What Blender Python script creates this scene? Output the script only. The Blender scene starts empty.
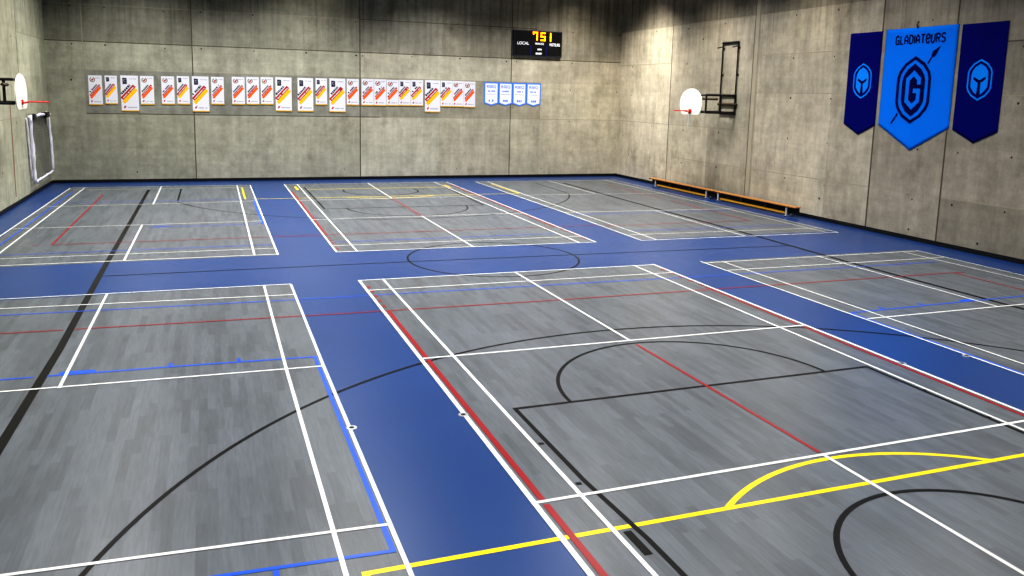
import bpy, bmesh, math, random
from mathutils import Vector, Matrix
random.seed(7)
C = bpy.context.scene.collection
XL, XR, YB, YF, ZC = -7.735, 14.32, 17.55, -17.5, 8.6      # the hall

# ------------------------------------------------------------------ materials
def lin(c):
    return tuple(((v / 255) / 12.92 if v / 255 <= .04045 else ((v / 255 + .055) / 1.055) ** 2.4) for v in c) + (1,)
def mat(name, rgb, rough=.6, metal=0, emit=0, spec=.5, bump=0, bscale=60, var=.0):
    m = bpy.data.materials.new(name); m.use_nodes = True
    nt = m.node_tree; b = nt.nodes['Principled BSDF']
    b.inputs['Base Color'].default_value = lin(rgb)
    b.inputs['Roughness'].default_value = rough
    b.inputs['Metallic'].default_value = metal
    b.inputs['Specular IOR Level'].default_value = spec
    if emit:
        b.inputs['Emission Color'].default_value = lin(rgb); b.inputs['Emission Strength'].default_value = emit
    if var or bump:
        tc = nt.nodes.new('ShaderNodeTexCoord'); n = nt.nodes.new('ShaderNodeTexNoise')
        n.inputs['Scale'].default_value = bscale; n.inputs['Detail'].default_value = 4
        nt.links.new(tc.outputs['Object'], n.inputs['Vector'])
        if var:
            mx = nt.nodes.new('ShaderNodeMix'); mx.data_type = 'RGBA'
            a = lin(rgb)
            mx.inputs['A'].default_value = tuple(x * (1 - var) for x in a[:3]) + (1,)
            mx.inputs['B'].default_value = tuple(min(1, x * (1 + var)) for x in a[:3]) + (1,)
            nt.links.new(n.outputs['Fac'], mx.inputs['Factor']); nt.links.new(mx.outputs['Result'], b.inputs['Base Color'])
        if bump:
            bp = nt.nodes.new('ShaderNodeBump'); bp.inputs['Strength'].default_value = bump; bp.inputs['Distance'].default_value = .01
            nt.links.new(n.outputs['Fac'], bp.inputs['Height']); nt.links.new(bp.outputs['Normal'], b.inputs['Normal'])
    return m

def node(nt, t, **k):
    n = nt.nodes.new(t)
    for a, v in k.items(): setattr(n, a, v)
    return n
def mapping(nt, src, scale, rot=(0, 0, 0)):
    mp = node(nt, 'ShaderNodeMapping'); mp.inputs['Scale'].default_value = scale; mp.inputs['Rotation'].default_value = rot
    nt.links.new(src, mp.inputs['Vector']); return mp.outputs['Vector']
def noise(nt, vec, scale, detail=5, rough=.55):
    n = node(nt, 'ShaderNodeTexNoise'); n.inputs['Scale'].default_value = scale
    n.inputs['Detail'].default_value = detail; n.inputs['Roughness'].default_value = rough
    nt.links.new(vec, n.inputs['Vector']); return n.outputs['Fac']
def ramp(nt, fac, lo, hi, a, b):
    r = node(nt, 'ShaderNodeMapRange'); r.inputs['From Min'].default_value = lo; r.inputs['From Max'].default_value = hi
    r.inputs['To Min'].default_value = a; r.inputs['To Max'].default_value = b
    nt.links.new(fac, r.inputs['Value']); return r.outputs['Result']
def mul(nt, a, b, op='MULTIPLY'):
    m = node(nt, 'ShaderNodeMath', operation=op)
    for i, v in enumerate((a, b)):
        if isinstance(v, (int, float)): m.inputs[i].default_value = v
        else: nt.links.new(v, m.inputs[i])
    return m.outputs[0]

def concrete(name):
    m = bpy.data.materials.new(name); m.use_nodes = True
    nt = m.node_tree; b = nt.nodes['Principled BSDF']; L = nt.links
    pos = node(nt, 'ShaderNodeNewGeometry').outputs['Position']
    at = node(nt, 'ShaderNodeAttribute', attribute_name='tone')
    blotch = ramp(nt, noise(nt, mapping(nt, pos, (1, 1, 1.2)), .8, 10, .74), .3, .7, .70, 1.18)
    streak = ramp(nt, noise(nt, mapping(nt, pos, (2.6, 2.6, .35)), 1.3, 8, .72), .3, .7, .80, 1.13)
    board = ramp(nt, noise(nt, mapping(nt, pos, (7, 7, .5)), 1.2, 4, .6), .3, .7, .97, 1.03)
    grain = ramp(nt, noise(nt, pos, 4, 10, .82), .3, .7, .82, 1.13)
    hor = ramp(nt, noise(nt, mapping(nt, pos, (.3, .3, 5)), 1.3, 4, .6), .3, .7, .94, 1.05)
    f = mul(nt, mul(nt, mul(nt, mul(nt, blotch, streak), grain), board), hor)
    sepz = node(nt, 'ShaderNodeSeparateXYZ'); L.new(pos, sepz.inputs[0])
    # run-off streaks, strongest under the ceiling and fading out downwards
    run = ramp(nt, noise(nt, mapping(nt, pos, (3.5, 3.5, .12)), 1.5, 6, .7), .45, .68, 0, 1)
    top = mul(nt, run, ramp(nt, sepz.outputs['Z'], 4.2, 7.0, 0, .55))
    f = mul(nt, f, mul(nt, 1.0, top, 'SUBTRACT'))
    # dark damp stains, brownish
    st = ramp(nt, noise(nt, mapping(nt, pos, (1.2, 1.2, .8)), .9, 9, .72), .54, .74, 0, 1)
    sep = node(nt, 'ShaderNodeVectorMath', operation='SCALE')
    L.new(at.outputs['Color'], sep.inputs[0]); L.new(f, sep.inputs['Scale'])
    mx = node(nt, 'ShaderNodeMix', data_type='RGBA', blend_type='MULTIPLY')
    L.new(mul(nt, st, .6), mx.inputs['Factor']); L.new(sep.outputs[0], mx.inputs['A'])
    mx.inputs['B'].default_value = (.44, .41, .33, 1)
    L.new(mx.outputs['Result'], b.inputs['Base Color'])
    b.inputs['Roughness'].default_value = .72; b.inputs['Specular IOR Level'].default_value = .35
    bp = node(nt, 'ShaderNodeBump'); bp.inputs['Strength'].default_value = .35; bp.inputs['Distance'].default_value = .02
    L.new(noise(nt, pos, 5, 8, .7), bp.inputs['Height']); L.new(bp.outputs['Normal'], b.inputs['Normal'])
    return m

def wood_vinyl(name):
    m = bpy.data.materials.new(name); m.use_nodes = True
    nt = m.node_tree; b = nt.nodes['Principled BSDF']; L = nt.links
    pos = node(nt, 'ShaderNodeNewGeometry').outputs['Position']
    v = mapping(nt, pos, (1, 1, 1), (0, 0, math.pi / 2))
    br = node(nt, 'ShaderNodeTexBrick'); br.offset = .37; br.offset_frequency = 2
    L.new(v, br.inputs['Vector'])
    br.inputs['Scale'].default_value = 1; br.inputs['Brick Width'].default_value = .95; br.inputs['Row Height'].default_value = .085
    br.inputs['Mortar Size'].default_value = .0006; br.inputs['Mortar Smooth'].default_value = .2
    br.inputs['Bias'].default_value = -.05
    br.inputs['Color1'].default_value = (.76, .76, .76, 1); br.inputs['Color2'].default_value = (1.15, 1.15, 1.15, 1)
    br.inputs['Mortar'].default_value = (.62, .62, .62, 1)
    grain = ramp(nt, noise(nt, mapping(nt, pos, (26, 2.2, 1)), 1.4, 6, .65), .3, .7, .82, 1.16)
    patch = ramp(nt, noise(nt, mapping(nt, pos, (2.5, .8, 1)), .9, 5, .6), .3, .7, .86, 1.14)
    f = mul(nt, mul(nt, grain, patch), ramp(nt, br.outputs['Color'], 0, 1, 0, 1))
    s = node(nt, 'ShaderNodeVectorMath', operation='SCALE'); s.inputs[0].default_value = lin((90, 96, 103))[:3]
    L.new(f, s.inputs['Scale']); L.new(s.outputs[0], b.inputs['Base Color'])
    b.inputs['Roughness'].default_value = .33; b.inputs['Specular IOR Level'].default_value = .66
    return m

def blue_vinyl(name):
    m = bpy.data.materials.new(name); m.use_nodes = True
    nt = m.node_tree; b = nt.nodes['Principled BSDF']; L = nt.links
    pos = node(nt, 'ShaderNodeNewGeometry').outputs['Position']
    f = mul(nt, ramp(nt, noise(nt, pos, .6, 6, .6), .3, .7, .92, 1.08), ramp(nt, noise(nt, pos, 40, 3, .6), .3, .7, .94, 1.06))
    s = node(nt, 'ShaderNodeVectorMath', operation='SCALE'); s.inputs[0].default_value = lin((14, 56, 112))[:3]
    L.new(f, s.inputs['Scale']); L.new(s.outputs[0], b.inputs['Base Color'])
    b.inputs['Roughness'].default_value = .33; b.inputs['Specular IOR Level'].default_value = .66
    return m

M = {
 'concrete': concrete('board_formed_concrete'), 'wood': wood_vinyl('grey_plank_vinyl'), 'bluefloor': blue_vinyl('blue_vinyl'),
 'joint': mat('joint_dark', (84, 77, 64), .9), 'joint_soft': mat('joint_soft', (156, 149, 132), .9), 'hole': mat('tie_hole', (38, 34, 28), .9),  # dark and soft colours of the wall joints, dark tie holes
 'lightstrip': mat('joint_filler', (168, 160, 142), .8, var=.15, bscale=3),
 'base': mat('black_baseboard', (14, 14, 18), .5),
 'white_line': mat('white_line_paint', (205, 207, 206), .34), 'black_line': mat('black_line_paint', (4, 4, 4), .42, spec=.2),
 'red_line': mat('red_line_paint', (138, 14, 24), .34), 'blue_line': mat('blue_line_paint', (18, 82, 196), .34),
 'yellow_line': mat('yellow_line_paint', (226, 200, 4), .34),
 'ceiling': mat('ceiling_grey', (60, 60, 60), .9),
 'black_steel': mat('black_steel', (16, 16, 18), .45, bump=.1, bscale=30), 'brown_steel': mat('brown_steel', (66, 50, 34), .6),
 'board': mat('backboard_white', (255, 252, 236), .4), 'red_steel': mat('rim_red', (196, 24, 28), .45),
 'net': mat('net_white', (205, 205, 200), .8), 'tape': mat('white_wrapped_tube', (226, 226, 240), .6, bump=.6, bscale=25, var=.12),
 'goalnet': mat('goal_net_grey', (112, 112, 106), .9),
 'benchwood': mat('bench_wood', (176, 124, 68), .45, var=.15, bscale=9), 'beam': mat('bench_beam', (214, 158, 34), .45, var=.1, bscale=9),
 'steel': mat('grey_steel', (190, 192, 198), .45, .3), 'rubber': mat('black_rubber', (18, 18, 18), .8),
 'paper': mat('poster_paper', (226, 226, 236), .6), 'ink': mat('poster_ink', (28, 34, 60), .7), 'greyink': mat('poster_grey_ink', (158, 158, 176), .7),
 'pred': mat('poster_red', (176, 12, 28), .6), 'porange': mat('poster_orange', (242, 104, 8), .6), 'pyellow': mat('poster_yellow', (250, 194, 16), .6),
 'pgold': mat('poster_gold', (206, 164, 30), .6), 'wreath': mat('wreath_tan', (112, 98, 58), .7),
 'pblue': mat('pennant_blue', (66, 136, 246), .6), 'plight': mat('pennant_text', (74, 128, 232), .6), 'pwhite': mat('pennant_white', (240, 242, 252), .6),
 'azure': mat('banner_azure', (0, 120, 232), .8, spec=.1, bump=.15, bscale=3, var=.05), 'navy': mat('banner_navy', (0, 8, 104), .8, spec=.08, bump=.15, bscale=3, var=.08),
 'inknavy': mat('banner_ink', (2, 8, 78), .8, spec=.1), 'sky': mat('banner_sky', (10, 140, 246), .8, spec=.1),
 'sbcase': mat('scoreboard_case', (70, 74, 86), .35, .5), 'sbface': mat('scoreboard_face', (6, 7, 12), .35), 'sbblue': mat('scoreboard_blue', (10, 16, 96), .4),
 'led': mat('led_amber', (255, 190, 0), .4, emit=2.2), 'ledglow': mat('led_red', (220, 40, 0), .4, emit=.8), 'sbtext': mat('scoreboard_lettering', (236, 238, 246), .5, emit=.35),
 'sbdim': mat('unlit_segments', (30, 30, 34), .5),
 'metal': mat('brushed_plate', (200, 202, 206), .35, .8),
}

# ------------------------------------------------------------------ helpers
def link(name, me, parent=None):
    o = bpy.data.objects.new(name, me); C.objects.link(o)
    if parent: o.parent = parent
    return o
def thing(name, label, cat, loc=(0, 0, 0), rz=0, group=None):
    o = bpy.data.objects.new(name, None); C.objects.link(o)
    o.location = loc; o.rotation_euler = (0, 0, rz); o.empty_display_size = .1
    o['label'] = label; o['category'] = cat
    if group: o['group'] = group
    return o
class MB:
    """one mesh: boxes, tubes, flat shapes"""
    def __init__(s): s.bm = bmesh.new(); s.mi = 0
    def face(s, pts):
        f = s.bm.faces.new([s.bm.verts.new(p) for p in pts]); f.material_index = s.mi; return f
    def box(s, a, b, bevel=0):
        x0, y0, z0 = a; x1, y1, z1 = b
        v = [s.bm.verts.new(p) for p in ((x0,y0,z0),(x1,y0,z0),(x1,y1,z0),(x0,y1,z0),(x0,y0,z1),(x1,y0,z1),(x1,y1,z1),(x0,y1,z1))]
        fs = [s.bm.faces.new([v[i] for i in q]) for q in ((0,3,2,1),(4,5,6,7),(0,1,5,4),(1,2,6,5),(2,3,7,6),(3,0,4,7))]
        for f in fs: f.material_index = s.mi
        if bevel:
            es = list({e for f in fs for e in f.edges})
            bmesh.ops.bevel(s.bm, geom=es, offset=bevel, segments=2, affect='EDGES')
        return s
    def tube(s, pts, r, n=8, closed=False, caps=True):
        P = [Vector(p) for p in pts]; rings = []
        N = len(P)
        for i, p in enumerate(P):
            a = P[(i - 1) % N] if (closed or i > 0) else p
            b = P[(i + 1) % N] if (closed or i < N - 1) else p
            t = (b - a).normalized(); up = Vector((0, 0, 1)) if abs(t.z) < .95 else Vector((0, 1, 0))
            u = t.cross(up).normalized(); w = u.cross(t)
            rr = r[i] if isinstance(r, (list, tuple)) else r
            rings.append([s.bm.verts.new(p + (u * math.cos(k * 2 * math.pi / n) + w * math.sin(k * 2 * math.pi / n)) * rr) for k in range(n)])
        for i in range(N if closed else N - 1):
            A, B = rings[i], rings[(i + 1) % N]
            for k in range(n):
                f = s.bm.faces.new((A[k], A[(k+1) % n], B[(k+1) % n], B[k])); f.smooth = n > 5; f.material_index = s.mi
        if caps and not closed:
            for R_ in (rings[0][::-1], rings[-1]):
                s.bm.faces.new(R_).material_index = s.mi
        return s
    def bar(s, a, b, w):           # square bar
        return s.tube([a, b], w * .7071, 4)
    def prism(s, xz, y0, y1):      # outline in the x-z plane, given depth
        A = [s.bm.verts.new((x, y0, z)) for x, z in xz]; B = [s.bm.verts.new((x, y1, z)) for x, z in xz]
        n = len(xz)
        fs = [s.bm.faces.new(A), s.bm.faces.new(B[::-1])] + [s.bm.faces.new((A[i], B[i], B[(i+1) % n], A[(i+1) % n])) for i in range(n)]
        for f in fs: f.material_index = s.mi
        return s
    def ring(s, xz, k, y0, y1):    # band between an outline and the same outline moved inward
        inner = inset(xz, k); n = len(xz)
        V = lambda pts, y: [s.bm.verts.new((x, y, z)) for x, z in pts]
        A, B, c, D = V(xz, y0), V(inner, y0), V(xz, y1), V(inner, y1)
        for i in range(n):
            j = (i + 1) % n
            for q in ((A[i],A[j],B[j],B[i]), (c[i],D[i],D[j],c[j]), (A[i],c[i],c[j],A[j]), (B[i],B[j],D[j],D[i])):
                s.bm.faces.new(q).material_index = s.mi
        return s
    def stroke(s, xz, w, y0, y1, closed=False):   # ribbon with thickness in the x-z plane
        Lp, Rp = offset_lines(xz, w / 2, closed)
        n = len(xz)
        for i in range(n if closed else n - 1):
            j = (i + 1) % n
            s.prism([Lp[i], Lp[j], Rp[j], Rp[i]], y0, y1)
        return s
    def build(s, name, m, parent=None, loc=None):
        bmesh.ops.recalc_face_normals(s.bm, faces=s.bm.faces)
        me = bpy.data.meshes.new(name); s.bm.to_mesh(me); s.bm.free()
        for x in (m if isinstance(m, list) else [m]): me.materials.append(M[x])
        return link(name, me, parent)
def inset(poly, k):
    n = len(poly); area = sum(poly[i][0]*poly[(i+1)%n][1]-poly[(i+1)%n][0]*poly[i][1] for i in range(n))
    sg = 1 if area > 0 else -1
    L_, R_ = offset_lines(poly, k, True)
    return L_ if sg > 0 else R_
def offset_lines(pts, h, closed=False):
    P = [Vector((p[0], p[1])) for p in pts]; n = len(P); A, B = [], []
    for i in range(n):
        d0 = (P[i] - P[i-1]).normalized() if (closed or i > 0) else None
        d1 = (P[(i+1) % n] - P[i]).normalized() if (closed or i < n-1) else None
        d0 = d0 or d1; d1 = d1 or d0
        n0 = Vector((-d0.y, d0.x)); n1 = Vector((-d1.y, d1.x)); m = (n0 + n1)
        m = m.normalized() if m.length > 1e-6 else n0
        k = h / max(.35, m.dot(n0))
        A.append(tuple(P[i] + m * k)); B.append(tuple(P[i] - m * k))
    return A, B
def font_mesh(name, text, size, m, parent, loc, thick=.002, sx=1):
    cu = bpy.data.curves.new(name, 'FONT'); cu.body = text; cu.size = size; cu.align_x = 'CENTER'; cu.align_y = 'CENTER'; cu.extrude = thick
    cu.offset = size * .018
    tmp = bpy.data.objects.new('tmp', cu); C.objects.link(tmp)
    bpy.context.view_layer.update()
    me = bpy.data.meshes.new_from_object(tmp.evaluated_get(bpy.context.evaluated_depsgraph_get()))
    bpy.data.objects.remove(tmp); bpy.data.curves.remove(cu)
    me.transform(Matrix.Scale(sx, 4, (1, 0, 0))); me.transform(Matrix.Rotation(math.pi / 2, 4, 'X')); me.transform(Matrix.Translation(loc))
    me.materials.clear(); me.materials.append(M[m]); me.name = name
    return link(name, me, parent)

# ------------------------------------------------------------------ setting: floor with its painted courts
mb = MB(); mb.box((XL - .2, YF - .2, -.12), (XR + .2, YB + .2, 0)); floor = mb.build('floor', 'bluefloor'); floor['kind'] = 'structure'
def court(x0, x1, y0, y1):
    m_ = MB(); m_.box((x0, y0, 0), (x1, y1, .0008)); o = m_.build('court_surface', 'wood', floor)
    o['label'] = 'grey wood-look vinyl court surface'
for x0, x1 in ((-7.0, -1.25), (0, 6.1), (7.32, 13.24)):
    court(x0, x1, -13.4, 0.0); court(x0, x1, 2.75, 16.1)
HZ = {'yellow_line': .0014, 'black_line': .0024, 'blue_line': .0034, 'red_line': .0044, 'white_line': .0054}
NL = [0]
def line(col, w, *pts, closed=False):
    NL[0] += 1; z = HZ[col] + .000004 * NL[0]; m_ = MB(); A, B = offset_lines(pts, w * (.43 if w < .1 else .5), closed); n = len(pts)
    for i in range(n if closed else n - 1):
        j = (i + 1) % n
        m_.face([(A[i][0], A[i][1], z), (B[i][0], B[i][1], z), (B[j][0], B[j][1], z), (A[j][0], A[j][1], z)])
    o = m_.build(col, col, floor)
    for p in o.data.polygons:
        if p.normal.z < 0: p.flip()
    o['label'] = {'white_line': 'white badminton court line', 'black_line': 'black basketball court line', 'red_line': 'red court line',
                  'blue_line': 'bright blue court line', 'yellow_line': 'yellow court line'}[col]
def arc(cx, cy, r, a0, a1, n=48): return [(cx + r * math.cos(math.radians(a0 + (a1 - a0) * i / n)), cy + r * math.sin(math.radians(a0 + (a1 - a0) * i / n))) for i in range(n + 1)]
W, K, RD, BL, YE = 'white_line', 'black_line', 'red_line', 'blue_line', 'yellow_line'
# near centre court
line(W, .06, (-.02, .02), (-.01, -13.4)); line(W, .05, (.42, 0), (.43, -8.7), (.45, -13.4)); line(W, .05, (3.03, 0), (3.05, -4.72)); line(W, .05, (3.08, -8.65), (3.10, -13.4))
line(W, .05, (5.67, 0), (5.64, -4.7), (5.62, -13.4)); line(W, .06, (6.13, 0), (6.1, -13.4))
line(W, .05, (-.04, 0), (6.15, -.05)); line(W, .045, (0, -.80), (6.12, -.83)); line(W, .05, (0, -4.68), (6.1, -4.74)); line(W, .05, (0, -8.69), (6.1, -8.62))
line(RD, .05, (3.05, -4.9), (3.08, -8.6))
line(RD, .07, (.065, -2.2), (.065, -4.66)); line(RD, .07, (.065, -4.74), (.075, -8.66)); line(RD, .07, (.075, -8.74), (.09, -13.2))
for y in (-.54, -.88, -1.23, -1.56, -1.93): line(RD, .06, (.055, y + .07), (.055, y - .07)); line(RD, .06, (6.05, y + .07), (6.05, y - .07))
line(RD, .06, (6.04, -2.1), (6.03, -4.66)); line(RD, .06, (6.03, -4.8), (6.02, -13.2))
# near left court
line(W, .045, (-1.24, 0), (-1.26, -4.6), (-1.245, -13.4)); line(W, .045, (-1.70, .03), (-1.715, -4.6), (-1.70, -8.6), (-1.68, -13.4)); line(W, .045, (-4.21, .06), (-4.23, -4.56))
line(W, .045, (-7.0, .1), (-1.24, .02)); line(W, .045, (-7.0, -.50), (-1.25, -.78)); line(W, .045, (-7.0, -4.44), (-1.27, -4.62)); line(W, .045, (-7.0, -8.42), (-3.9, -8.52), (-1.26, -8.66))
line(W, .045, (-6.57, 0), (-6.57, -13.4)); line(W, .045, (-7.0, 0), (-7.0, -13.4))
# near right court
line(W, .045, (7.30, 0), (7.33, -5.5), (7.31, -13.4)); line(W, .045, (7.77, -.1), (7.75, -7.2), (7.75, -13.4)); line(W, .045, (7.30, -.15), (13.24, -.16)); line(W, .045, (7.35, -.92), (13.2, -.93))
line(W, .05, (10.30, -.1), (10.28, -4.66)); line(W, .05, (7.38, -4.71), (13.2, -4.68)); line(W, .045, (12.75, -.2), (12.8, -3.4), (12.8, -13.4)); line(W, .045, (13.24, -.1), (13.2, -3), (13.2, -13.4)); line(W, .05, (7.38, -8.6), (13.2, -8.6))
# far centre court
line(W, .05, (-.03, 2.8), (-.01, 16.1)); line(W, .05, (.41, 2.8), (.44, 16.05)); line(W, .05, (3.05, 16.1), (3.02, 11.5)); line(W, .05, (3.03, 7.55), (3.04, 2.75))
line(W, .05, (5.65, 16.1), (5.67, 2.7)); line(W, .05, (6.14, 16.1), (6.10, 2.65)); line(W, .05, (-.05, 2.8), (6.11, 2.66)); line(W, .045, (0, 3.55), (6.05, 3.48))
line(W, .05, (0, 7.47), (6.1, 7.55)); line(W, .05, (0, 11.45), (6.1, 11.6)); line(W, .045, (0, 16.05), (6.1, 16.1))
line(RD, .05, (3.02, 11.5), (3.03, 7.6)); line(RD, .06, (.06, 13.9), (.05, 5.0)); line(RD, .06, (6.05, 15.2), (6.04, 5.0))
for y in (3.2, 3.55, 3.9, 4.25, 4.6): line(RD, .06, (.05, y - .08), (.05, y + .08)); line(RD, .06, (6.04, y - .08), (6.04, y + .08))
# far left court
line(W, .05, (-7.05, 2.8), (-7.05, 6.3), (-6.96, 15.9)); line(W, .05, (-6.62, 2.8), (-6.62, 4.2), (-6.53, 15.9)); line(W, .045, (-7.0, 11.25), (-3.38, 11.4), (-1.28, 11.58)); line(W, .045, (-7.0, 7.38), (-1.29, 7.48))
line(W, .05, (-4.18, 7.4), (-4.20, 2.85)); line(W, .05, (-4.15, 16.0), (-4.15, 11.3)); line(W, .045, (-7.0, 3.58), (-1.26, 3.54)); line(W, .05, (-7.05, 2.88), (-1.23, 2.84))
line(W, .05, (-1.66, 16.0), (-1.72, 2.84)); line(W, .05, (-1.21, 16.0), (-1.25, 2.79)); line(W, .04, (-6.9, 16.0), (-1.2, 16.0)); line(W, .04, (-6.9, 15.3), (-1.2, 15.3))
line(BL, .05, (-6.82, 4.6), (-6.74, 14.8)); line(RD, .05, (-5.80, 5.0), (-5.76, 13.85)); line(RD, .05, (-6.18, 5.03), (-6.05, 5.02)); line(BL, .06, (-1.30, 11.7), (-1.31, 7.06))
# far right court
line(W, .05, (7.32, 16.0), (7.37, 8), (7.31, 2.6)); line(W, .05, (7.81, 16.0), (7.75, 8.6), (7.73, 2.62)); line(W, .05, (7.31, 2.6), (13.24, 2.52)); line(W, .045, (7.4, 3.40), (13.2, 3.28))
line(W, .05, (10.43, 16.0), (10.43, 11.6)); line(W, .05, (10.36, 7.2), (10.31, 2.6)); line(W, .05, (7.35, 7.43), (10.5, 7.26), (13.2, 7.19)); line(W, .045, (7.4, 11.62), (13.2, 11.32))
line(W, .045, (13.0, 16), (12.92, 2.6)); line(W, .045, (13.4, 16), (13.24, 2.5)); line(W, .04, (7.3, 16.0), (13.4, 15.9))
line(RD, .05, (12.2, 14.2), (12.2, 10)); line(RD, .05, (12.2, 9.4), (12.09, 4.8)); line(RD, .045, (7.4, 4.85), (12.09, 4.85))
line(BL, .045, (-6.6, 3.98), (-1.3, 4.0)); line(BL, .045, (.1, 4.0), (5.6, 4.0)); line(BL, .045, (7.8, 3.95), (12.9, 3.9)); line(BL, .045, (-4.0, 6.98), (-1.3, 7.04)); line(BL, .045, (7.4, 6.95), (12.9, 6.9)); line(BL, .09, (-3.9, 7.1), (-3.55, 7.1)); line(BL, .045, (-6.8, 12.05), (-1.3, 12.05))
# basketball and volleyball lines across the hall
line(K, .10, (-4.50, 15.0), (-4.49, 1.6), (-4.46, -3.0), (-4.50, -6.2), (-4.52, -13.2))
line(K, .10, (10.72, 15.1), (10.64, 7.4), (10.62, 2.8), (10.53, -1.0), (10.58, -5), (10.58, -13.2))
line(K, .05, (-4.5, 1.49), (1.2, 1.46), (6.0, 1.31), (10.6, 1.17)); line(K, .05, *arc(3.08, 1.42, 1.82, 0, 354, 60), closed=True)
line(K, .055, *arc(2.97, -10.99, 6.84, 167, 13, 90)); line(K, .055, (-3.62, -9.3), (-3.66, -13.2)); line(K, .05, (9.6, -9.3), (9.6, -13.2))
line(K, .05, *arc(2.97, 13.95, 6.84, 199, 341, 80)); line(K, .06, (-3.50, 12.0), (-3.49, 15.2)); line(K, .05, (9.5, 12.0), (9.55, 15.2))
line(K, .06, (.66, -13.2), (.635, -9.5), (.575, -8.44), (.57, -6.65), (5.55, -6.62), (5.58, -13.2)); line(K, .055, *arc(3.06, -6.65, 1.81, 180, 0)); line(K, .06, *arc(3.09, -10.8, 1.31, 200, -20))
for y in (-7.59, -8.48): line(K, .06, (.475, y), (.53, y)); line(K, .05, (5.56, y + .06), (5.66, y + .06))
line(K, .085, (.53, -9.34), (.53, -9.70)); line(K, .10, (5.66, -9.36), (5.66, -9.72))
line(K, .06, (.59, 15.1), (.585, 9.45), (5.5, 9.45), (5.64, 15.1)); line(K, .05, *arc(3.06, 9.45, 1.83, 180, 360)); line(K, .055, *arc(3.08, 13.66, 1.3, 160, 380))
line(YE, .065, (-1.56, -13.2), (-1.56, -9.28), (7.66, -9.26), (7.66, -13.2)); line(YE, .065, *arc(3.08, -11.26, 2.52, 128.2, 51.8))
line(YE, .06, (-1.52, 15.2), (-1.53, 12.06), (7.7, 12.12), (7.72, 15.3)); line(YE, .06, *arc(3.08, 14.12, 2.52, 232, 308)); line(YE, .06, (.6, 14.4), (5.6, 14.45)); line(YE, .09, (.3, 15.3), (.3, 14.3)); line(YE, .08, (5.78, 15.1), (5.78, 14.2))
line(RD, .045, (-5.8, 5.0), (-1.3, 5.0)); line(RD, .045, (-1.2, 5.0), (7.3, 5.0))
line(RD, .045, (-5.6, -2.01), (-4.56, -2.05)); line(RD, .045, (-4.42, -2.05), (-.7, -2.2), (3.0, -2.28), (6.1, -2.28), (11.94, -2.29), (11.94, -13)); line(RD, .045, (11.94, -2.29), (12.21, -2.34))
line(BL, .045, (-5.6, -.98), (-4.2, -1.03), (-1.3, -1.13), (3.1, -1.2), (6.0, -1.27), (12.6, -1.30))
line(BL, .045, (-7.0, -4.03), (-4.57, -4.08)); line(BL, .05, (-4.43, -4.08), (-2.7, -4.14), (-1.32, -4.22), (-1.31, -9.05), (-2.6, -8.99), (-7.0, -8.8))
line(BL, .13, (-4.31, -4.03), (-3.92, -4.05)); line(BL, .05, (-3.07, -3.98), (-3.07, -4.1)); line(BL, .05, (-2.26, -4.02), (-2.26, -4.13)); line(BL, .05, (-2.17, -9.04), (-2.17, -9.12))
line(BL, .05, (13.0, -4.2), (10.7, -4.24), (7.38, -4.33), (7.375, -8.9)); line(BL, .13, (10.28, -4.2), (9.98, -4.2)); line(BL, .05, (9.05, -4.24), (9.05, -4.12)); line(BL, .05, (8.15, -4.26), (8.15, -4.14))

# ------------------------------------------------------------------ setting: concrete walls
def tone(r, g, b): return (r, g, b)
def wall(name, P, us, zs, tonefn, vs, hs, holes, extra=()):
    """P(u, z, n): point at u along the wall, height z, n in front of it. Panels between us and zs carry their own tone."""
    bm = bmesh.new(); lay = bm.loops.layers.color.new('tone')
    def q(u0, u1, z0, z1, n, mi, col=(.3, .3, .3)):
        f = bm.faces.new([bm.verts.new(P(*p)) for p in ((u0, z0, n), (u1, z0, n), (u1, z1, n), (u0, z1, n))])
        f.material_index = mi
        for l in f.loops: l[lay] = (*col, 1)
    for i in range(len(us) - 1):
        for j in range(len(zs) - 1):
            q(us[i], us[i+1], zs[j], zs[j+1], 0, 0, tonefn(i, j, .5 * (us[i] + us[i+1]), .5 * (zs[j] + zs[j+1])))
    for u, z0, z1, w, mi in vs: q(u - w/2, u + w/2, z0, z1, .003 if mi != 4 else .012, mi)
    for z, u0, u1, w, mi in hs: q(u0, u1, z - w/2, z + w/2, .002, mi)
    for u, z in holes:
        r = random.uniform(.018, .034); c = (u + random.uniform(-.02, .02), z + random.uniform(-.03, .03))
        f = bm.faces.new([bm.verts.new(P(c[0] + r * math.cos(k * .7854), c[1] + r * math.sin(k * .7854), .005)) for k in range(8)])
        f.material_index = 2
        for l in f.loops: l[lay] = (.2, .2, .2, 1)
    # back of the wall, so that it has thickness
    a, b = us[0], us[-1]; t, zt = -.25, zs[-1]
    for pts in (((a, 0, t), (a, zt, t), (b, zt, t), (b, 0, t)), ((a, 0, 0), (a, zt, 0), (a, zt, t), (a, 0, t)), ((b, 0, 0), (b, 0, t), (b, zt, t), (b, zt, 0))):
        f = bm.faces.new([bm.verts.new(P(*p)) for p in pts])
        for l in f.loops: l[lay] = (.3, .3, .28, 1)
    me = bpy.data.meshes.new(name); bm.to_mesh(me); bm.free()
    for k in ('concrete', 'joint', 'hole', 'joint_soft', 'lightstrip'): me.materials.append(M[k])
    o = link(name, me); o['kind'] = 'structure'; return o
def jit(c, s=.05):
    k = 1 + random.uniform(-s, s); return tuple(v * k for v in c)
def mixc(a, b, t): t = max(0, min(1, t)); return tuple(x + (y - x) * t for x, y in zip(a, b))
GREEN, NEUT, WARM = (.655, .655, .59), (.71, .70, .64), (.77, .74, .665)  # greenish cast of the light at left is put into the wall colour
PATCH = (.565, .565, .53)
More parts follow.
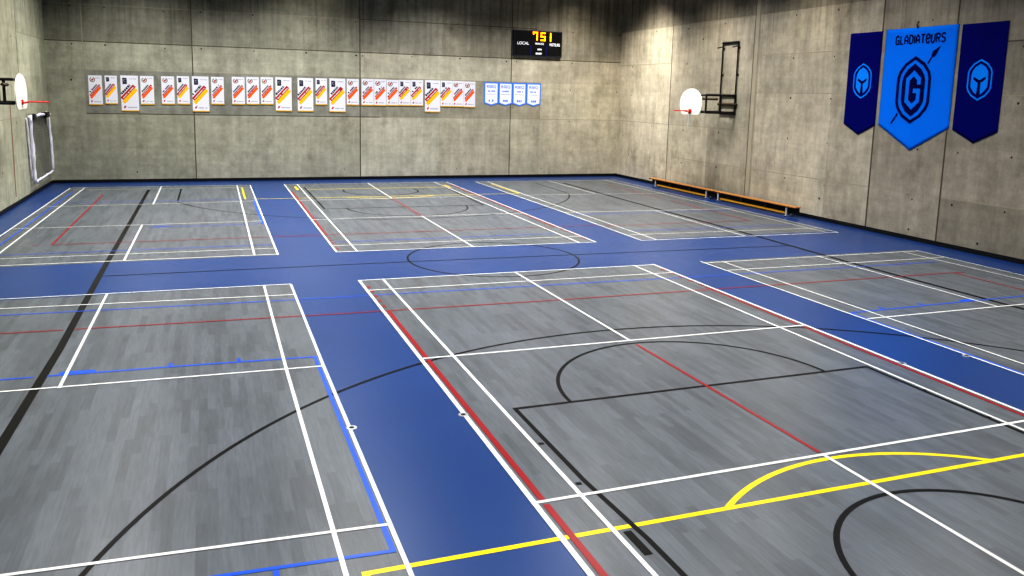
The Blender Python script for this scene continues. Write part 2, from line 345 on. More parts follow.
def tback(i, j, u, z):
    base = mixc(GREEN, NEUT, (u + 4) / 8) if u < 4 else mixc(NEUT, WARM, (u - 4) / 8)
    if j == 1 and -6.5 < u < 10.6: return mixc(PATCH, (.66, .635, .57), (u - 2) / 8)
    if z > 4.9: base = tuple(v * .86 for v in base)  # falling-off of the light up the wall, toned into the upper panels
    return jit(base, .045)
zs = [0, 2.45, 3.97, 4.93, 6.18, 7.4, ZC]
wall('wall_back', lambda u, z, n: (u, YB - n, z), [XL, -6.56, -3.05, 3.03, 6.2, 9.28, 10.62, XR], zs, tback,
     [(-3.03, 0, ZC, .035, 1), (3.03, 0, ZC, .04, 1), (9.28, 0, ZC, .035, 1), (-6.57, 2.4, ZC, .025, 3), (-.9, 4.93, ZC, .02, 3), (1.0, 0, 2.45, .015, 3), (7.06, 4.93, ZC, .02, 3), (12.0, 4.93, ZC, .02, 3)],
     [(2.45, -6.57, 3.8, .03, 1), (2.45, 3.8, XR, .02, 3), (4.93, XL, XR, .03, 1), (3.97, -6.57, 10.62, .02, 3), (6.18, 3.03, 10.4, .022, 1), (6.18, XL, 3.0, .015, 3)],
     [(u, z) for u in (-6.9, -5.85, -3.95, -2.7, -.9, 1.0, 2.87, 3.14, 5.08, 7.05, 9.04, 9.5, 12.0, 14.2) for z in (4.82, 6.1)] + [(-5.0, .36), (2.43, .42), (10.75, .4), (7.0, .42), (12, 3.68), (14.2, 3.68), (12, 2.4), (-7.0, 3.6)])
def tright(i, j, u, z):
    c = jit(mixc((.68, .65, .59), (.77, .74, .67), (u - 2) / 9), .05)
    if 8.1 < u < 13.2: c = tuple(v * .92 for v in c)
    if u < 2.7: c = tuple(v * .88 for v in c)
    if z > 6.2: c = tuple(v * .82 for v in c)  # lamp cut-off near the top painted in as a darker panel tone
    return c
zs2 = [0, 1.2, 2.45, 3.68, 4.9, 6.2, 7.4, ZC]
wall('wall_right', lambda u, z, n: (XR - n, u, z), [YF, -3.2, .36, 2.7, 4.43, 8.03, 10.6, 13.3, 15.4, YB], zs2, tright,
     [(13.3, 0, ZC, .04, 1), (8.20, 0, ZC, .03, 1), (7.92, 0, ZC, .03, 3), (8.06, 0, ZC, .20, 4), (2.7, 0, ZC, .05, 1), (.36, 0, ZC, .045, 1), (-3.2, 0, ZC, .04, 1), (2.15, 5.3, ZC, .03, 3), (12.95, 0, ZC, .02, 3), (15.4, 4.9, ZC, .02, 3)],
     [(1.2, -3, 7.9, .022, 3), (2.45, 8.1, YB, .022, 3), (3.7, YF, 8, .02, 3), (4.9, YF, -.9, .03, 1), (4.9, 2.7, 8, .03, 3), (4.8, 13.3, YB, .025, 3), (6.2, 8, YB, .03, 3), (1.2, 8.2, 13, .02, 3)],
     [(u, z) for u in (-1.43, 0, 1.2, 4.43, 6.2, 9.9, 12.2, 14.6, 16.4) for z in (1.06, 2.3, 3.55, 4.75, 6.05)] + [(1.24, .29), (-.81, .28), (4.58, .62), (1.09, 5.55), (11.2, 5.6)])
def tleft(i, j, u, z): return jit((.70, .70, .62), .04)
wall('wall_left', lambda u, z, n: (XL + n, u, z), [YF, 3, 8.4, 13.1, 16.6, YB], zs2, tleft,
     [(13.1, 3.6, ZC, .04, 1), (8.4, 0, ZC, .04, 1), (16.9, 0, ZC, .03, 3), (3, 0, ZC, .04, 1)], [(4.93, 13.1, YB, .02, 3), (2.45, YF, 13, .02, 3)],
     [(u, z) for u in (-1, 1.2, 4.4, 6.5, 10.3, 12.4) for z in (1.06, 2.3, 3.55, 4.75, 6.05)])
wall('wall_front', lambda u, z, n: (u, YF + n, z), [XL, 0, 7, XR], [0, 3, 6, ZC], lambda *a: jit(NEUT), [], [], [])
mb = MB(); mb.box((XL - .2, YF - .2, ZC), (XR + .2, YB + .2, ZC + .2)); o = mb.build('ceiling', 'ceiling'); o['kind'] = 'structure'
for nm, a, b in (('baseboard_back', (XL + .02, YB - .02, .004), (XR - .02, YB, .11)), ('baseboard_right', (XR - .02, YF, .004), (XR, YB, .11)), ('baseboard_left', (XL, YF, .004), (XL + .02, YB, .11))):
    mb = MB(); mb.box(a, b); o = mb.build(nm, 'base'); o['kind'] = 'structure'
# red stripe painted on the left wall
mb = MB(); mb.box((XL, 11.70, .25), (XL + .004, 11.755, 2.95)); o = mb.build('trim_1', 'red_line'); o['kind'] = 'structure'; o['label'] = 'thin vertical red line painted on the left concrete wall'

# ------------------------------------------------------------------ posters on the back wall
L_, S_ = 'large', 'small'
POST = [(-6.45,-6.02,3.77,2.77,'w'),(-5.93,-5.54,3.78,2.81,'b'),(-5.43,-4.86,3.80,2.57,'B'),(-4.79,-4.35,3.80,2.81,'w'),
 (-4.10,-3.67,3.81,2.83,'w'),(-3.58,-3.16,3.83,2.84,'b'),(-3.07,-2.50,3.84,2.59,'B'),(-2.42,-1.98,3.84,2.86,'w'),
 (-1.70,-1.25,3.86,2.87,'w'),(-1.19,-.74,3.87,2.88,'w'),(-.68,-.23,3.88,2.89,'w'),(-.15,.44,3.89,2.65,'B'),
 (.66,1.24,3.89,2.65,'B'),(1.33,1.76,3.90,2.91,'b'),(1.85,2.46,3.91,2.65,'B'),(2.51,2.98,3.91,2.92,'w'),
 (3.08,3.56,3.93,2.92,'w'),(3.575,4.055,3.93,2.92,'w'),(4.07,4.55,3.92,2.93,'w'),(4.565,5.035,3.93,2.94,'b'),(5.05,5.54,3.94,2.94,'b'),
 (5.62,6.25,3.95,2.70,'B'),(6.265,6.75,3.95,2.93,'b'),(6.76,7.235,3.95,2.93,'w'),(7.245,7.73,3.94,2.92,'w')]
KIND = {'w': 'small poster with wreath emblem and orange stripe', 'b': 'small poster with black badge and yellow stripe', 'B': 'tall poster with black badge and yellow stripe'}
WHERE = ['leftmost of the row', 'second from the left end', 'third from the left end', 'last before the first gap',
 'first after the first gap', 'second after the first gap', 'third after the first gap', 'last before the second gap',
 'first after the second gap', 'second after the second gap', 'third after the second gap', 'last before the middle gap',
 'first after the middle gap', 'between two tall middle posters', 'second tall one after middle gap', 'left of the second wall joint',
 'right beside the second wall joint', 'second right of second wall joint', 'third right of second wall joint', 'second left of last tall poster', 'directly left of last tall poster',
 'last tall one of the row', 'directly right of last tall poster', 'last but one at right end', 'rightmost of the row']
def marks(m_, p0, d, up, total, h, y, rnd):       # a run of small glyph-like marks
    x = 0
    while x < total:
        w = rnd.uniform(.5, .9) * h
        if rnd.random() < .14: x += h * .7; continue
        a = p0 + d * x; b = p0 + d * min(x + w, total)
        m_.prism([tuple(a), tuple(b), tuple(b + up * h * rnd.uniform(.8, 1)), tuple(a + up * h * rnd.uniform(.8, 1))], y, y - .001); x += w + h * .22
def poster(i, x0, x1, z1, z0, k):
    w, h = x1 - x0, z1 - z0; rnd = random.Random(i)
    t = thing('poster', f'{KIND[k]}, {WHERE[i]}', 'poster', (x0, YB - .004, z0), 0, 'award posters in a row on the back wall')
    m_ = MB(); m_.box((0, -.012, 0), (w, 0, h)); m_.build('sheet', 'paper', t)
    m_ = MB(); m_.box((-.004, -.02, -.03), (w + .004, -.002, .008)); m_.build('bottom_rail', 'pgold', t)
    F = -.0125; V2 = Vector
    s = w / .45
    # stripes rise to the right
    a = V2((.21 * w, .19 * h)); b = V2((w * 1.03, .62 * h)); d = (b - a).normalized(); up = V2((-d.y, d.x)); ln = (b - a).length
    def band(col, lo, hi, nm, st=0, en=0):
        m2 = MB(); p = a + up * lo; p2 = b + up * lo
        m2.prism([tuple(p + d * st), tuple(p2 - d * en), tuple(p2 - d * en + up * (hi - lo)), tuple(p + d * st + up * (hi - lo))], F, F - .0015); return m2.build(nm, col, t)
    wide = .085 * s
    yl = 'porange' if k == 'w' else 'pyellow'
    band(yl, 0, wide * (1.0 if k == 'w' else 1.15), 'accent_stripe', .0, .06)
    lo = wide * (1.0 if k == 'w' else 1.15); hi = lo + wide * (.7 if k == 'w' else 1.15)
    band('pred', lo, hi, 'red_stripe', .055 * s, .012)
    m2 = MB(); marks(m2, a + up * (lo + .22 * (hi - lo)) + d * .09 * s, d, up, ln - .14 * s, (hi - lo) * .34, F - .0016, rnd); m2.build('white_lettering', 'paper', t)
    m2 = MB(); marks(m2, a + up * (hi + .02 * s) + d * .15 * s, d, up, ln - .22 * s, .062 * s, F, rnd); m2.build('dark_lettering', 'ink', t)
    if k == 'w':
        c = V2((w * .30, h - .15 * s)); m2 = MB()
        pts = [(c.x + .078 * s * math.cos(q), c.y + .078 * s * math.sin(q)) for q in [math.radians(110 + 320 * j / 18) for j in range(19)]]
        m2.stroke(pts, .026 * s, F, F - .0015); e = m2.build('wreath_emblem', 'wreath', t)
        m2 = MB(); m2.prism([(c.x - .05*s, c.y - .01), (c.x - .01, c.y - .055*s), (c.x + .03*s, c.y - .02*s), (c.x + .055*s, c.y + .045*s), (c.x, c.y + .03*s)], F - .0005, F - .002); m2.build('red_flame', 'pred', e)
    else:
        m2 = MB(); z_ = h - .065 * s; m2.prism([(.05*s, z_), (.05*s + .11*s, z_ - .01), (.05*s + .115*s, z_ - .17*s), (.055*s, z_ - .18*s)], F, F - .0015); e = m2.build('black_badge', 'ink', t)
        m2 = MB(); m2.stroke([(.135*s, z_ - .05*s), (.085*s, z_ - .05*s), (.085*s, z_ - .09*s), (.13*s, z_ - .12*s)], .012*s, F - .0014, F - .0022); m2.build('badge_mark', 'greyink', e)
    m2 = MB(); marks(m2, V2((w * .52, h - .105 * s)), V2((1, 0)), V2((0, 1)), w * .36, .03 * s, F, rnd); m2.build('header_lettering', 'greyink', t)
    m2 = MB(); c = V2((w * .2, .10 * h)); m2.prism([(c.x - .035*s, c.y - .02*s), (c.x + .0, c.y - .04*s), (c.x + .04*s, c.y + .03*s), (c.x - .01, c.y + .035*s)], F, F - .0015); m2.build('red_logo', 'pred', t)
    m2 = MB(); marks(m2, V2((w * .36, .075 * h)), V2((1, 0)), V2((0, 1)), w * .52, .034 * s, F, rnd); m2.build('footer_lettering', 'greyink', t)
for i, p in enumerate(POST): poster(i, *p)
# four blue and white pennants
for i, (x0, x1) in enumerate(((8.11, 8.74), (8.745, 9.355), (9.36, 9.97), (9.975, 10.62))):
    w = x1 - x0
    t = thing('pennant', 'small white pennant with blue border, ' + ('leftmost of the four beside the posters', 'second from left of the four', 'third from left of the four', 'rightmost of the four under the scoreboard')[i], 'pennant', (x0 + w/2, YB - .004, 3.0), 0, 'blue bordered pennants under the scoreboard')
    sh = [(-w/2, .08), (-w/4, .03), (0, -.02), (w/4, .03), (w/2, .08), (w/2, .94), (-w/2, .94)]
    m2 = MB(); m2.prism(sh, 0, -.01); m2.build('blue_border', 'pblue', t)
    m2 = MB(); m2.prism(inset(sh, .05), -.0105, -.013); m2.build('white_field', 'pwhite', t)
    font_mesh('header_lettering', 'RSEQ', .15, 'plight', t, (0, -.0135, .76), .0008, 1.15)
    rnd = random.Random(i + 50)
    m2 = MB(); marks(m2, Vector((-w*.24, .55)), Vector((1, 0)), Vector((0, 1)), w * .48, .06, -.0135, rnd); m2.build('title_lettering', 'plight', t)
    m2 = MB(); marks(m2, Vector((-w*.33, .44)), Vector((1, 0)), Vector((0, 1)), w * .66, .028, -.0135, rnd); m2.build('name_lettering', 'greyink', t)
    m2 = MB(); marks(m2, Vector((-w*.18, .15)), Vector((1, 0)), Vector((0, 1)), w * .36, .09, -.0135, rnd); m2.build('year_lettering', 'plight', t)

# ------------------------------------------------------------------ scoreboard
t = thing('scoreboard', 'black electronic scoreboard with amber clock digits high on the back wall', 'scoreboard', (10.39, YB, 5.04))
m2 = MB(); m2.box((-1.075, -.16, 0), (1.075, -.01, 1.05), .01); m2.build('case', 'sbcase', t)
m2 = MB(); m2.box((-1.04, -.168, .05), (1.04, -.158, 1.015)); m2.build('face_panel', 'sbface', t)
for x in (-.33, .37):
    m2 = MB(); m2.box((x - .035, -.171, .06), (x + .035, -.1675, .47)); m2.build('blue_stripe', 'sbblue', t)
SEGS = {'7': 'abcf', '5': 'afgcd', '1': 'bc'}
def digit(ch, cx, cz, w, h):
    pts = {'a': [(-w, h), (w, h)], 'b': [(w, h), (w, 0)], 'c': [(w, 0), (w, -h)], 'd': [(-w, -h), (w, -h)], 'e': [(-w, -h), (-w, 0)], 'f': [(-w, h), (-w, 0)], 'g': [(-w, 0), (w, 0)]}
    g = MB(); m_ = MB()
    for s in SEGS[ch]:
        p = [(cx + x, cz + z) for x, z in pts[s]]
        if s == 'f' and ch == '7': p[1] = (p[1][0], cz + h * .62)
        for (mm, wd, y) in ((g, .075, -.1685), (m_, .05, -.1705)):
            A, B = Vector(p[0]), Vector(p[1]); d = (B - A).normalized(); e = .55 * wd if mm is m_ else .5 * wd
            mm.stroke([tuple(A - d * e), tuple(B + d * e)], wd, y, y - .002)
    o = g.build('clock_digit', 'ledglow', t); m_.build('lit_segments', 'led', o)
digit('7', -.145, .83, .08, .145); digit('5', .20, .82, .08, .145); digit('1', .46, .81, .08, .145)
font_mesh('home_lettering', 'LOCAL', .165, 'sbtext', t, (-.68, -.17, .52), .001, 1.0)
font_mesh('away_lettering', 'VISITEURS', .165, 'sbtext', t, (.73, -.17, .50), .001, .66)
font_mesh('period_lettering', 'PERIODE', .11, 'sbtext', t, (.05, -.17, .52), .001, .9)
for z_, w in ((.29, .12), (.12, .14)):
    rnd = random.Random(int(z_ * 100)); m2 = MB(); marks(m2, Vector((.03 - w, z_ - .03)), Vector((1, 0)), Vector((0, 1)), 2 * w, .08, -.1685, rnd); m2.build('small_lettering', 'sbtext', t)
for cx in (-.82, -.58, .6, .84):
    m2 = MB()
    for (A, B) in (((-.05, .13), (.05, .13)), ((-.05, 0), (.05, 0)), ((-.05, -.13), (.05, -.13)), ((-.06, .12), (-.06, .01)), ((.06, .12), (.06, .01)), ((-.06, -.12), (-.06, -.01)), ((.06, -.12), (.06, -.01))):
        m2.stroke([(cx + A[0], .24 + A[1]), (cx + B[0], .24 + B[1])], .022, -.1685, -.170)
    m2.build('unlit_digit', 'sbdim', t)

# ------------------------------------------------------------------ banners on the right wall
RW = -math.pi / 2
def hexa(w, h, sh=.62, mid=.36):
    return [(0, h), (.58*w, h*.79), (.9*w, h*.55), (w, h*mid), (w, -h*mid), (.9*w, -h*.55), (.58*w, -h*.79), (0, -h), (-.58*w, -h*.79), (-.9*w, -h*.55), (-w, -h*mid), (-w, h*mid), (-.9*w, h*.55), (-.58*w, h*.79)]
def cloth(w, h, tip, nm, m, t):
    # fabric with a gentle wave, solid 6 mm sheet
    bm = bmesh.new(); nx, nz = 24, 30; G = {}
    def yy(u, v): return -.010 - .0035 * math.sin(u * 5.0 + v * 1.6) - .002 * math.sin(u * 11 - v * 2.3)
    for side in (0, 1):
        for i in range(nx + 1):
            u = i / nx; x = (u - .5) * w; zb = tip * (1 - abs(2 * u - 1)) * -1
            for j in range(nz + 1):
                z = zb + (h - zb) * j / nz
                G[side, i, j] = bm.verts.new((x, yy(x, z) + side * .005, z))
    for i in range(nx):
        for j in range(nz):
            bm.faces.new((G[0,i,j], G[0,i+1,j], G[0,i+1,j+1], G[0,i,j+1])).smooth = True
            bm.faces.new((G[1,i,j+1], G[1,i+1,j+1], G[1,i+1,j], G[1,i,j])).smooth = True
    for i in range(nx):
        for j in (0, nz):
            bm.faces.new((G[0,i,j], G[0,i+1,j], G[1,i+1,j], G[1,i,j]))
    for j in range(nz):
        for i in (0, nx):
            bm.faces.new((G[0,i,j], G[0,i,j+1], G[1,i,j+1], G[1,i,j]))
    bmesh.ops.recalc_face_normals(bm, faces=bm.faces)
    me = bpy.data.meshes.new(nm); bm.to_mesh(me); bm.free(); me.materials.append(M[m]); return link(nm, me, t)
F0 = -.0165
def side_banner(yc, label, w):
    t = thing('banner', label, 'banner', (XR - .006, yc, 2.87), RW, 'navy helmet banners')
    cloth(w, 2.48, .29, 'fabric', 'navy', t)
    cz = 1.18; g = lambda pts: [(x, z + cz) for x, z in pts]
    m2 = MB(); m2.ring(g(hexa(.33, .48)), .04, F0, F0 - .002); e = m2.build('emblem_ring', 'sky', t)
    m2 = MB(); H = hexa(.225, .36)
    m2.prism(g([(0, .37), (.13, .30), (.205, .20), (.225, .10), (.225, -.16), (.15, -.26), (.06, -.33), (-.06, -.33), (-.15, -.26), (-.225, -.16), (-.225, .10), (-.205, .20), (-.13, .30)]), F0, F0 - .002); hm = m2.build('helmet', 'sky', t)
    m2 = MB()
    for s in (-1, 1):
        m2.prism(g([(s*.16, .015), (s*.165, .07), (s*.10, .045), (s*.035, .01), (s*.035, -.06), (s*.07, -.055)]), F0 - .0022, F0 - .0035)
    m2.prism(g([(-.045, .0), (.045, .0), (.035, -.12), (.05, -.34), (-.05, -.34), (-.035, -.12)]), F0 - .0022, F0 - .0035)
    m2.build('visor_opening', 'inknavy', hm)
side_banner(3.26, 'navy pennant banner with light blue helmet, left of the bright blue banner', 1.16)
side_banner(-.41, 'navy pennant banner with light blue helmet, right of the bright blue banner', 1.22)
t = thing('banner', 'large bright blue pennant banner reading GLADIATEURS above a ringed letter G', 'banner', (XR - .006, 1.43, 2.90), RW)
cloth(2.24, 2.47, .62, 'fabric', 'azure', t)
cz = .91; g = lambda pts: [(x * 1.07 - .07, z + cz) for x, z in pts]
m2 = MB(); m2.ring(g(hexa(.50, .85)), .08, F0, F0 - .002); m2.build('emblem_ring', 'inknavy', t)
m2 = MB(); m2.prism(g(hexa(.335, .66)), F0, F0 - .002); e = m2.build('emblem_field', 'inknavy', t)
m2 = MB(); m2.stroke(g([(.165, .14), (.165, .27), (.0, .42), (-.165, .27), (-.165, -.27), (0, -.42), (.165, -.27), (.165, -.02), (.01, -.02)]), .115, F0 - .0022, F0 - .004); m2.build('letter_g', 'azure', e)
m2 = MB()
m2.stroke(g([(.365, .66), (.53, .93)]), .035, F0, F0 - .002); sp = m2.build('spear_shaft', 'inknavy', t); m2 = MB(); m2.prism(g([(.44, .80), (.55, .83), (.68, 1.07), (.47, .95)]), F0, F0 - .0025); m2.build('spear_head', 'inknavy', t); m2 = MB()
m2.stroke(g([(-.58, -.87), (-.40, -.60)]), .04, F0, F0 - .002); m2.build('spear_tail', 'inknavy', t)
# lettering: stroke glyphs on a 4 x 6 grid
GL = {'G': [[(3,5),(2,6),(1,6),(0,5),(0,1),(1,0),(3,0),(3,2.8),(1.6,2.8)], ], 'L': [[(0,6),(0,0),(2.6,0)]], 'A': [[(0,0),(0,4),(1.5,6),(3,4),(3,0)], [(0,2.2),(3,2.2)]],
      'D': [[(0,0),(0,6),(1.8,6),(3,4.8),(3,1.2),(1.8,0),(0,0)]], 'I': [[(0,0),(0,6)]], 'T': [[(-.3,6),(3.3,6)], [(1.5,6),(1.5,0)]],
      'E': [[(2.9,1.2),(2.2,0),(.8,0),(0,1.2),(0,4.8),(.8,6),(2.2,6),(3,5),(3,3.8),(2.2,3),(0,3)]], 'U': [[(0,6),(0,1.2),(.9,0),(2.1,0),(3,1.2),(3,6)]],
      'R': [[(0,0),(0,6),(2,6),(3,5.2),(3,3.8),(2,3),(0,3)], [(1.6,3),(3,0)]], 'S': [[(3,5),(2.2,6),(.8,6),(0,5.2),(0,3.9),(.8,3.2),(2.2,2.8),(3,2.1),(3,.8),(2.2,0),(.8,0),(0,1)]]}
m2 = MB(); x = 0; txt = 'GLADIATEURS'; adv = {'I': 1.6, 'L': 4.1}
tot = sum(adv.get(c, 4.7) for c in txt) - 1.7; k = 1.53 / tot; kz = .205 / 6
for c in txt:
    for st in GL[c]:
        m2.stroke([(-.765 + (x + px) * k, 2.08 + pz * kz) for px, pz in st], .036, F0, F0 - .002)
    x += adv.get(c, 4.7)
m2.build('lettering', 'inknavy', t)
m2 = MB(); m2.tube([(-.1, -.01, 2.46), (-.1, -.05, 2.53), (-.1, -.01, 2.62)], .018, 6); m2.build('hook', 'black_steel', t)

# ------------------------------------------------------------------ basketball hoops
def fan_board(m_, w, h, y0, y1):
    pts = []
    r = w / 2
    for i in range(25):
        a = math.radians(180 - 180 * i / 24); pts.append((r * math.cos(a), h * .42 + h * .58 * math.sin(a) ** .9 if math.sin(a) > 0 else h * .42))
    for i in range(1, 8):
        a = math.radians(-90 * i / 8); pts.append((r * (.62 + .38 * math.cos(a)), h * .42 + h * .42 * math.sin(a)))
    for i in range(0, 8):
        a = math.radians(-90 - 90 * i / 8); pts.append((r * (-.62 + .38 * math.cos(a)), h * .42 + h * .42 * math.sin(a)))
    m_.prism(pts, y0, y1)
def hoop(loc, rz, out, label, side, wframe=True, zb=2.92, arms=(-.55, .35)):
    """local: x along the wall to the viewer's right, -y out from the wall, z from the floor"""
    t = thing('basketball_hoop', label, 'basketball hoop', loc, rz)
    m_ = MB(); fan_board(m_, 1.37, .89, -out - .025, -out); bd = m_.build('backboard', 'board', t); bd.location = (0, 0, zb)
    m_ = MB(); m_.box((-.09, -out - .04, 2.97), (.09, -out - .025, 3.10)); m_.box((-.05, -out - .17, 3.02), (.05, -out - .03, 3.05))
    rc = -out - .40
    m_.tube([(.23 * math.cos(a), rc + .23 * math.sin(a), 3.05) for a in [i * math.pi / 14 for i in range(28)]], .016, 8, closed=True)
    m_.tube([(-.07, -out - .04, 2.99), (-.13, rc + .19, 3.045)], .008, 6); m_.tube([(.07, -out - .04, 2.99), (.13, rc + .19, 3.045)], .008, 6)
    rim = m_.build('rim', 'red_steel', t)
    # support: two side trusses from wall to board, joined across
    a0, a1 = arms
    for xa in arms:
        m_ = MB()
        m_.bar((xa, -.02, 3.60), (xa, -out + .03, 3.60), .05); m_.bar((xa, -.02, 3.02), (xa, -out + .03, 3.02), .06)
        for f in ((.03, .5, .97) if xa == a1 else (.5,)):
            m_.bar((xa, -out * f, 3.0), (xa, -out * f, 3.62), .05)
        m_.build('side_truss', 'black_steel', t)
    m_ = MB()
    for y in (-.05, -out * .5, -out + .04):
        for z in (3.02, 3.60): m_.bar((a0, y, z), (a1, y, z), .045)
    m_.build('cross_bars', 'black_steel', t)
    m_ = MB(); m_.bar((a0 - .1, -.05, 3.30), (a1 + .1, -.05, 3.30), .07); m_.bar((a0, -out * .62, 3.47), (a1, -out * .62, 3.47), .06); m_.build('wall_beam', 'brown_steel', t)
    if wframe:
        m_ = MB(); x0, x1 = a0 - .0, a1
        for xa in (x0, x1): m_.bar((xa, -.05, 2.95), (xa, -.05, 5.40), .04)
        m_.bar((x0 - .02, -.05, 5.38), (x1 + .02, -.05, 5.38), .06); m_.bar((x0, -.05, 2.98), (x1, -.05, 2.98), .05)
        for xa in (x0, x1):
            for z in (3.2, 4.3, 5.2): m_.box((xa - .05, -.04, z - .03), (xa + .05, 0, z + .03))
        m_.build('wall_frame', 'black_steel', t)
        for xa in (x0, x1):
            m_ = MB(); m_.tube([(xa, -.06, 5.26), (xa - .12, -.20, 5.22)], .022, 6); m_.build('pulley', 'black_steel', t)
    return t
# right wall (local x runs towards the camera)
h = hoop((XR, 9.85, 0), RW, 1.22, 'white fan-shaped basketball backboard with red rim on the right wall', 'r', arms=(-.02, .86))
m2 = MB(); m2.box((-.035, -1.30, 2.52), (.035, -1.285, 2.97)); m2.build('hanging_strap', 'net', h)
h = hoop((XL, 9.35, -.07), math.pi / 2, .72, 'white fan-shaped basketball backboard with red rim on the left wall', 'l', arms=(-.62, .0), zb=2.86)

# ------------------------------------------------------------------ folded goal hung on the left wall
t = thing('goal_frame', 'white-wrapped rectangular goal frame with grey net hung on the left wall', 'goal', (XL, 0, 0), math.pi / 2)
c = [(13.65, 2.46), (16.72, 2.46), (16.95, .50), (13.85, .43)]
q3 = [(x, -.13, z) for x, z in c]
m2 = MB()
def wob(a, b, n=14): return [tuple(Vector(a).lerp(Vector(b), i / n) + Vector((random.uniform(-.03, .03), 0, random.uniform(-.02, .02)))) for i in range(n + 1)]
for a, b, nm in ((0, 1, 'top_tube'), (1, 2, 'side_tube'), (2, 3, 'bottom_tube'), (3, 0, 'side_tube')):
    m2 = MB(); P = wob(q3[a], q3[b]); m2.tube(P, [random.uniform(.032, .062) for _ in P] if nm != 'bottom_tube' else .035, 8); m2.build(nm, 'tape', t)
m2 = MB(); P = wob((13.6, -.04, 2.40), (13.85, -.05, .5)); m2.tube(P, .03, 8); m2.build('rear_tube', 'tape', t)
m2 = MB(); m2.box((13.75, -.22, 2.34), (14.15, -.05, 2.52), .02); m2.box((15.8, -.22, 2.34), (16.45, -.05, 2.52), .02); m2.build('clamp', 'black_steel', t)
m2 = MB()
def gp(u, v):
    A = Vector(q3[3]).lerp(Vector(q3[2]), u); B = Vector(q3[0]).lerp(Vector(q3[1]), u); p = A.lerp(B, v)
    return (p.x, -.09 + .03 * math.sin(u * 9 + v * 5), p.z)
for i in range(1, 34): m2.tube([gp(i / 34, j / 12) for j in range(13)], .006, 3, caps=False)
for j in range(1, 22): m2.tube([gp(i / 12, j / 22) for i in range(13)], .006, 3, caps=False)
m2.build('net', 'goalnet', t)

# ------------------------------------------------------------------ benches along the right wall
def bench(y0, y1, label, fi=.5):
    """y1 far end, y0 near end"""
    t = thing('gym_bench', label, 'bench', (13.93, (y0 + y1) / 2, 0), RW, None)
    hl = (y1 - y0) / 2
    m_ = MB(); m_.box((-hl, -.12, .295), (hl, .12, .325), .006); m_.build('seat_plank', 'benchwood', t)
    m_ = MB(); m_.box((-hl + fi + .05, -.05, .06), (hl - .45, .0, .12), .006); m_.build('lower_beam', 'beam', t)
    for x in (-hl + fi, hl - .42):
        m_ = MB()
        m_.prism([(x - .03, .29), (x + .03, .29), (x + .03, .0), (x - .03, .0)], -.10, -.075)
        m_.prism([(x - .03, .29), (x + .03, .29), (x + .03, .0), (x - .03, .0)], .075, .10)
        m_.box((x - .03, -.10, .26), (x + .03, .10, .29)); m_.box((x - .03, -.14, 0), (x + .03, .14, .03)); lg = m_.build('leg', 'steel', t)
        m_ = MB(); m_.box((x - .035, -.15, .0), (x + .035, -.10, .02)); m_.box((x - .035, .10, 0), (x + .035, .15, .02)); m_.build('rubber_foot', 'rubber', lg)
    for f in (.35, .65):
        x = -hl + 2 * hl * f; m_ = MB(); m_.box((x - .04, -.05, .15), (x + .04, .0, .29)); m_.build('brace', 'black_steel', t)
    m_ = MB(); m_.box((-hl + .05, .03, .10), (hl - .05, .10, .285)); m_.build('under_shade', 'rubber', t)  # black strip standing in for baseboard and shade behind the bench
    m_ = MB(); m_.box((-hl - .06, -.07, .26), (-hl, .07, .31)); m_.build('hook_end', 'black_steel', t)
bench(9.30, 13.75, 'long low wooden gym bench, the farther of two along the right wall')
bench(5.0, 9.22, 'long low wooden gym bench, the nearer of two along the right wall', .22)

# ------------------------------------------------------------------ floor sockets for the net posts
for x, lab in ((-1.235, 'left of the left blue aisle'), (-.03, 'left edge of centre court'), (6.13, 'right edge of centre court'), (7.29, 'right of the right blue aisle')):
    t = thing('floor_socket', 'round metal net-post cap set in the floor, ' + lab, 'floor socket', (x, -6.65, .0), 0)
    m2 = MB(); m2.tube([(0, 0, .0), (0, 0, .0075)], .055, 20); m2.build('cap_ring', 'metal', t)
    m2 = MB(); m2.tube([(0, 0, .0075), (0, 0, .0085)], .026, 16); m2.build('cap_centre', 'rubber', t)

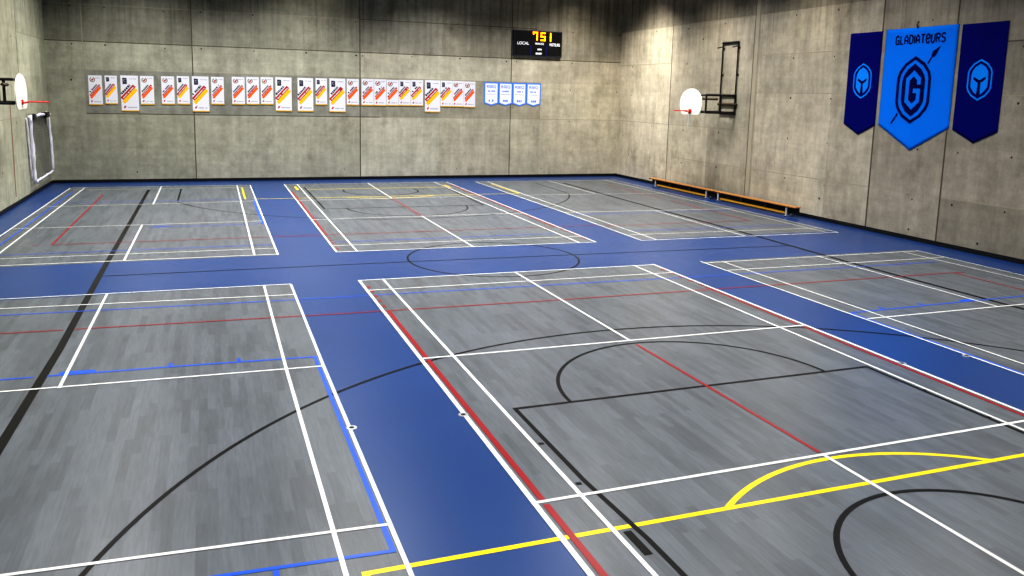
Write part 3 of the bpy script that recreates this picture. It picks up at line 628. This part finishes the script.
# ------------------------------------------------------------------ light
def area(x, y, z, sx, sy, p, col=(1, .98, .945), rot=(0, 0, 0), spread=180):
    l = bpy.data.lights.new('hall_light', 'AREA'); l.shape = 'RECTANGLE'; l.size = sx; l.size_y = sy; l.energy = p; l.color = col; l.spread = math.radians(spread)
    o = bpy.data.objects.new('hall_light', l); o.location = (x, y, z); o.rotation_euler = rot; C.objects.link(o); return o
for x in (-4.6, .4, 5.9, 11.0):
    for y in (14.0, 8.0, 2.0, -4.0, -10.0):
        area(x, y, 8.3, .7, 1.4, (235 if x < 8 else 215) * {14.0: 1.22, 8.0: 1.15, 2.0: 1.0, -4.0: .86, -10.0: .72}[y], spread=128)
def spot(x, y, z, tx, ty, tz, p, ang, col=(1, .93, .8), blend=1):
    l = bpy.data.lights.new('wall_spot', 'SPOT'); l.energy = p; l.spot_size = math.radians(ang); l.spot_blend = blend; l.color = col; l.shadow_soft_size = .12
    o = bpy.data.objects.new('wall_spot', l); o.location = (x, y, z); C.objects.link(o)
    o.rotation_euler = (Vector((tx, ty, tz)) - Vector((x, y, z))).to_track_quat('-Z', 'Y').to_euler()
spot(11.2, 13.4, 7.6, XR, 14.9, 3.9, 900, 82); spot(11.6, 9.6, 7.8, XR, 10.6, 4.2, 330, 75)
spot(12.0, 15.0, 8.0, 12.0, YB, 4.6, 170, 80)
spot(-5.6, 10.6, 8.0, XL, 11.0, 4.4, 380, 90)
spot(1.4, 15.2, 8.2, 1.2, YB, 4.4, 120, 90)
spot(12.2, 5.2, 8.0, XR, 5.2, 4.6, 260, 80)
w = bpy.data.worlds.new('world'); bpy.context.scene.world = w; w.use_nodes = True
w.node_tree.nodes['Background'].inputs[0].default_value = (.6, .65, .75, 1); w.node_tree.nodes['Background'].inputs[1].default_value = .05

# ------------------------------------------------------------------ camera
f_px, cy = 816.754, 219.53
yaw, pit, rol = .35575, .15161, .02415
f = Vector((math.sin(yaw) * math.cos(pit), math.cos(yaw) * math.cos(pit), -math.sin(pit)))
r = f.cross(Vector((0, 0, 1))).normalized(); u = r.cross(f)
r2 = math.cos(rol) * r + math.sin(rol) * u; u2 = -math.sin(rol) * r + math.cos(rol) * u
cam = bpy.data.cameras.new('camera'); cam.sensor_width = 36; cam.lens = f_px * 36 / 1024; cam.shift_y = -(288 - cy) / 1024; cam.clip_end = 100
co = bpy.data.objects.new('camera', cam); C.objects.link(co)
m4 = Matrix(((r2.x, u2.x, -f.x, -2.52463), (r2.y, u2.y, -f.y, -14.73679), (r2.z, u2.z, -f.z, 3.45095), (0, 0, 0, 1)))
co.matrix_world = m4
sc = bpy.context.scene; sc.camera = co
sc.view_settings.view_transform = 'Standard'; sc.view_settings.look = 'High Contrast'; sc.view_settings.exposure = 0
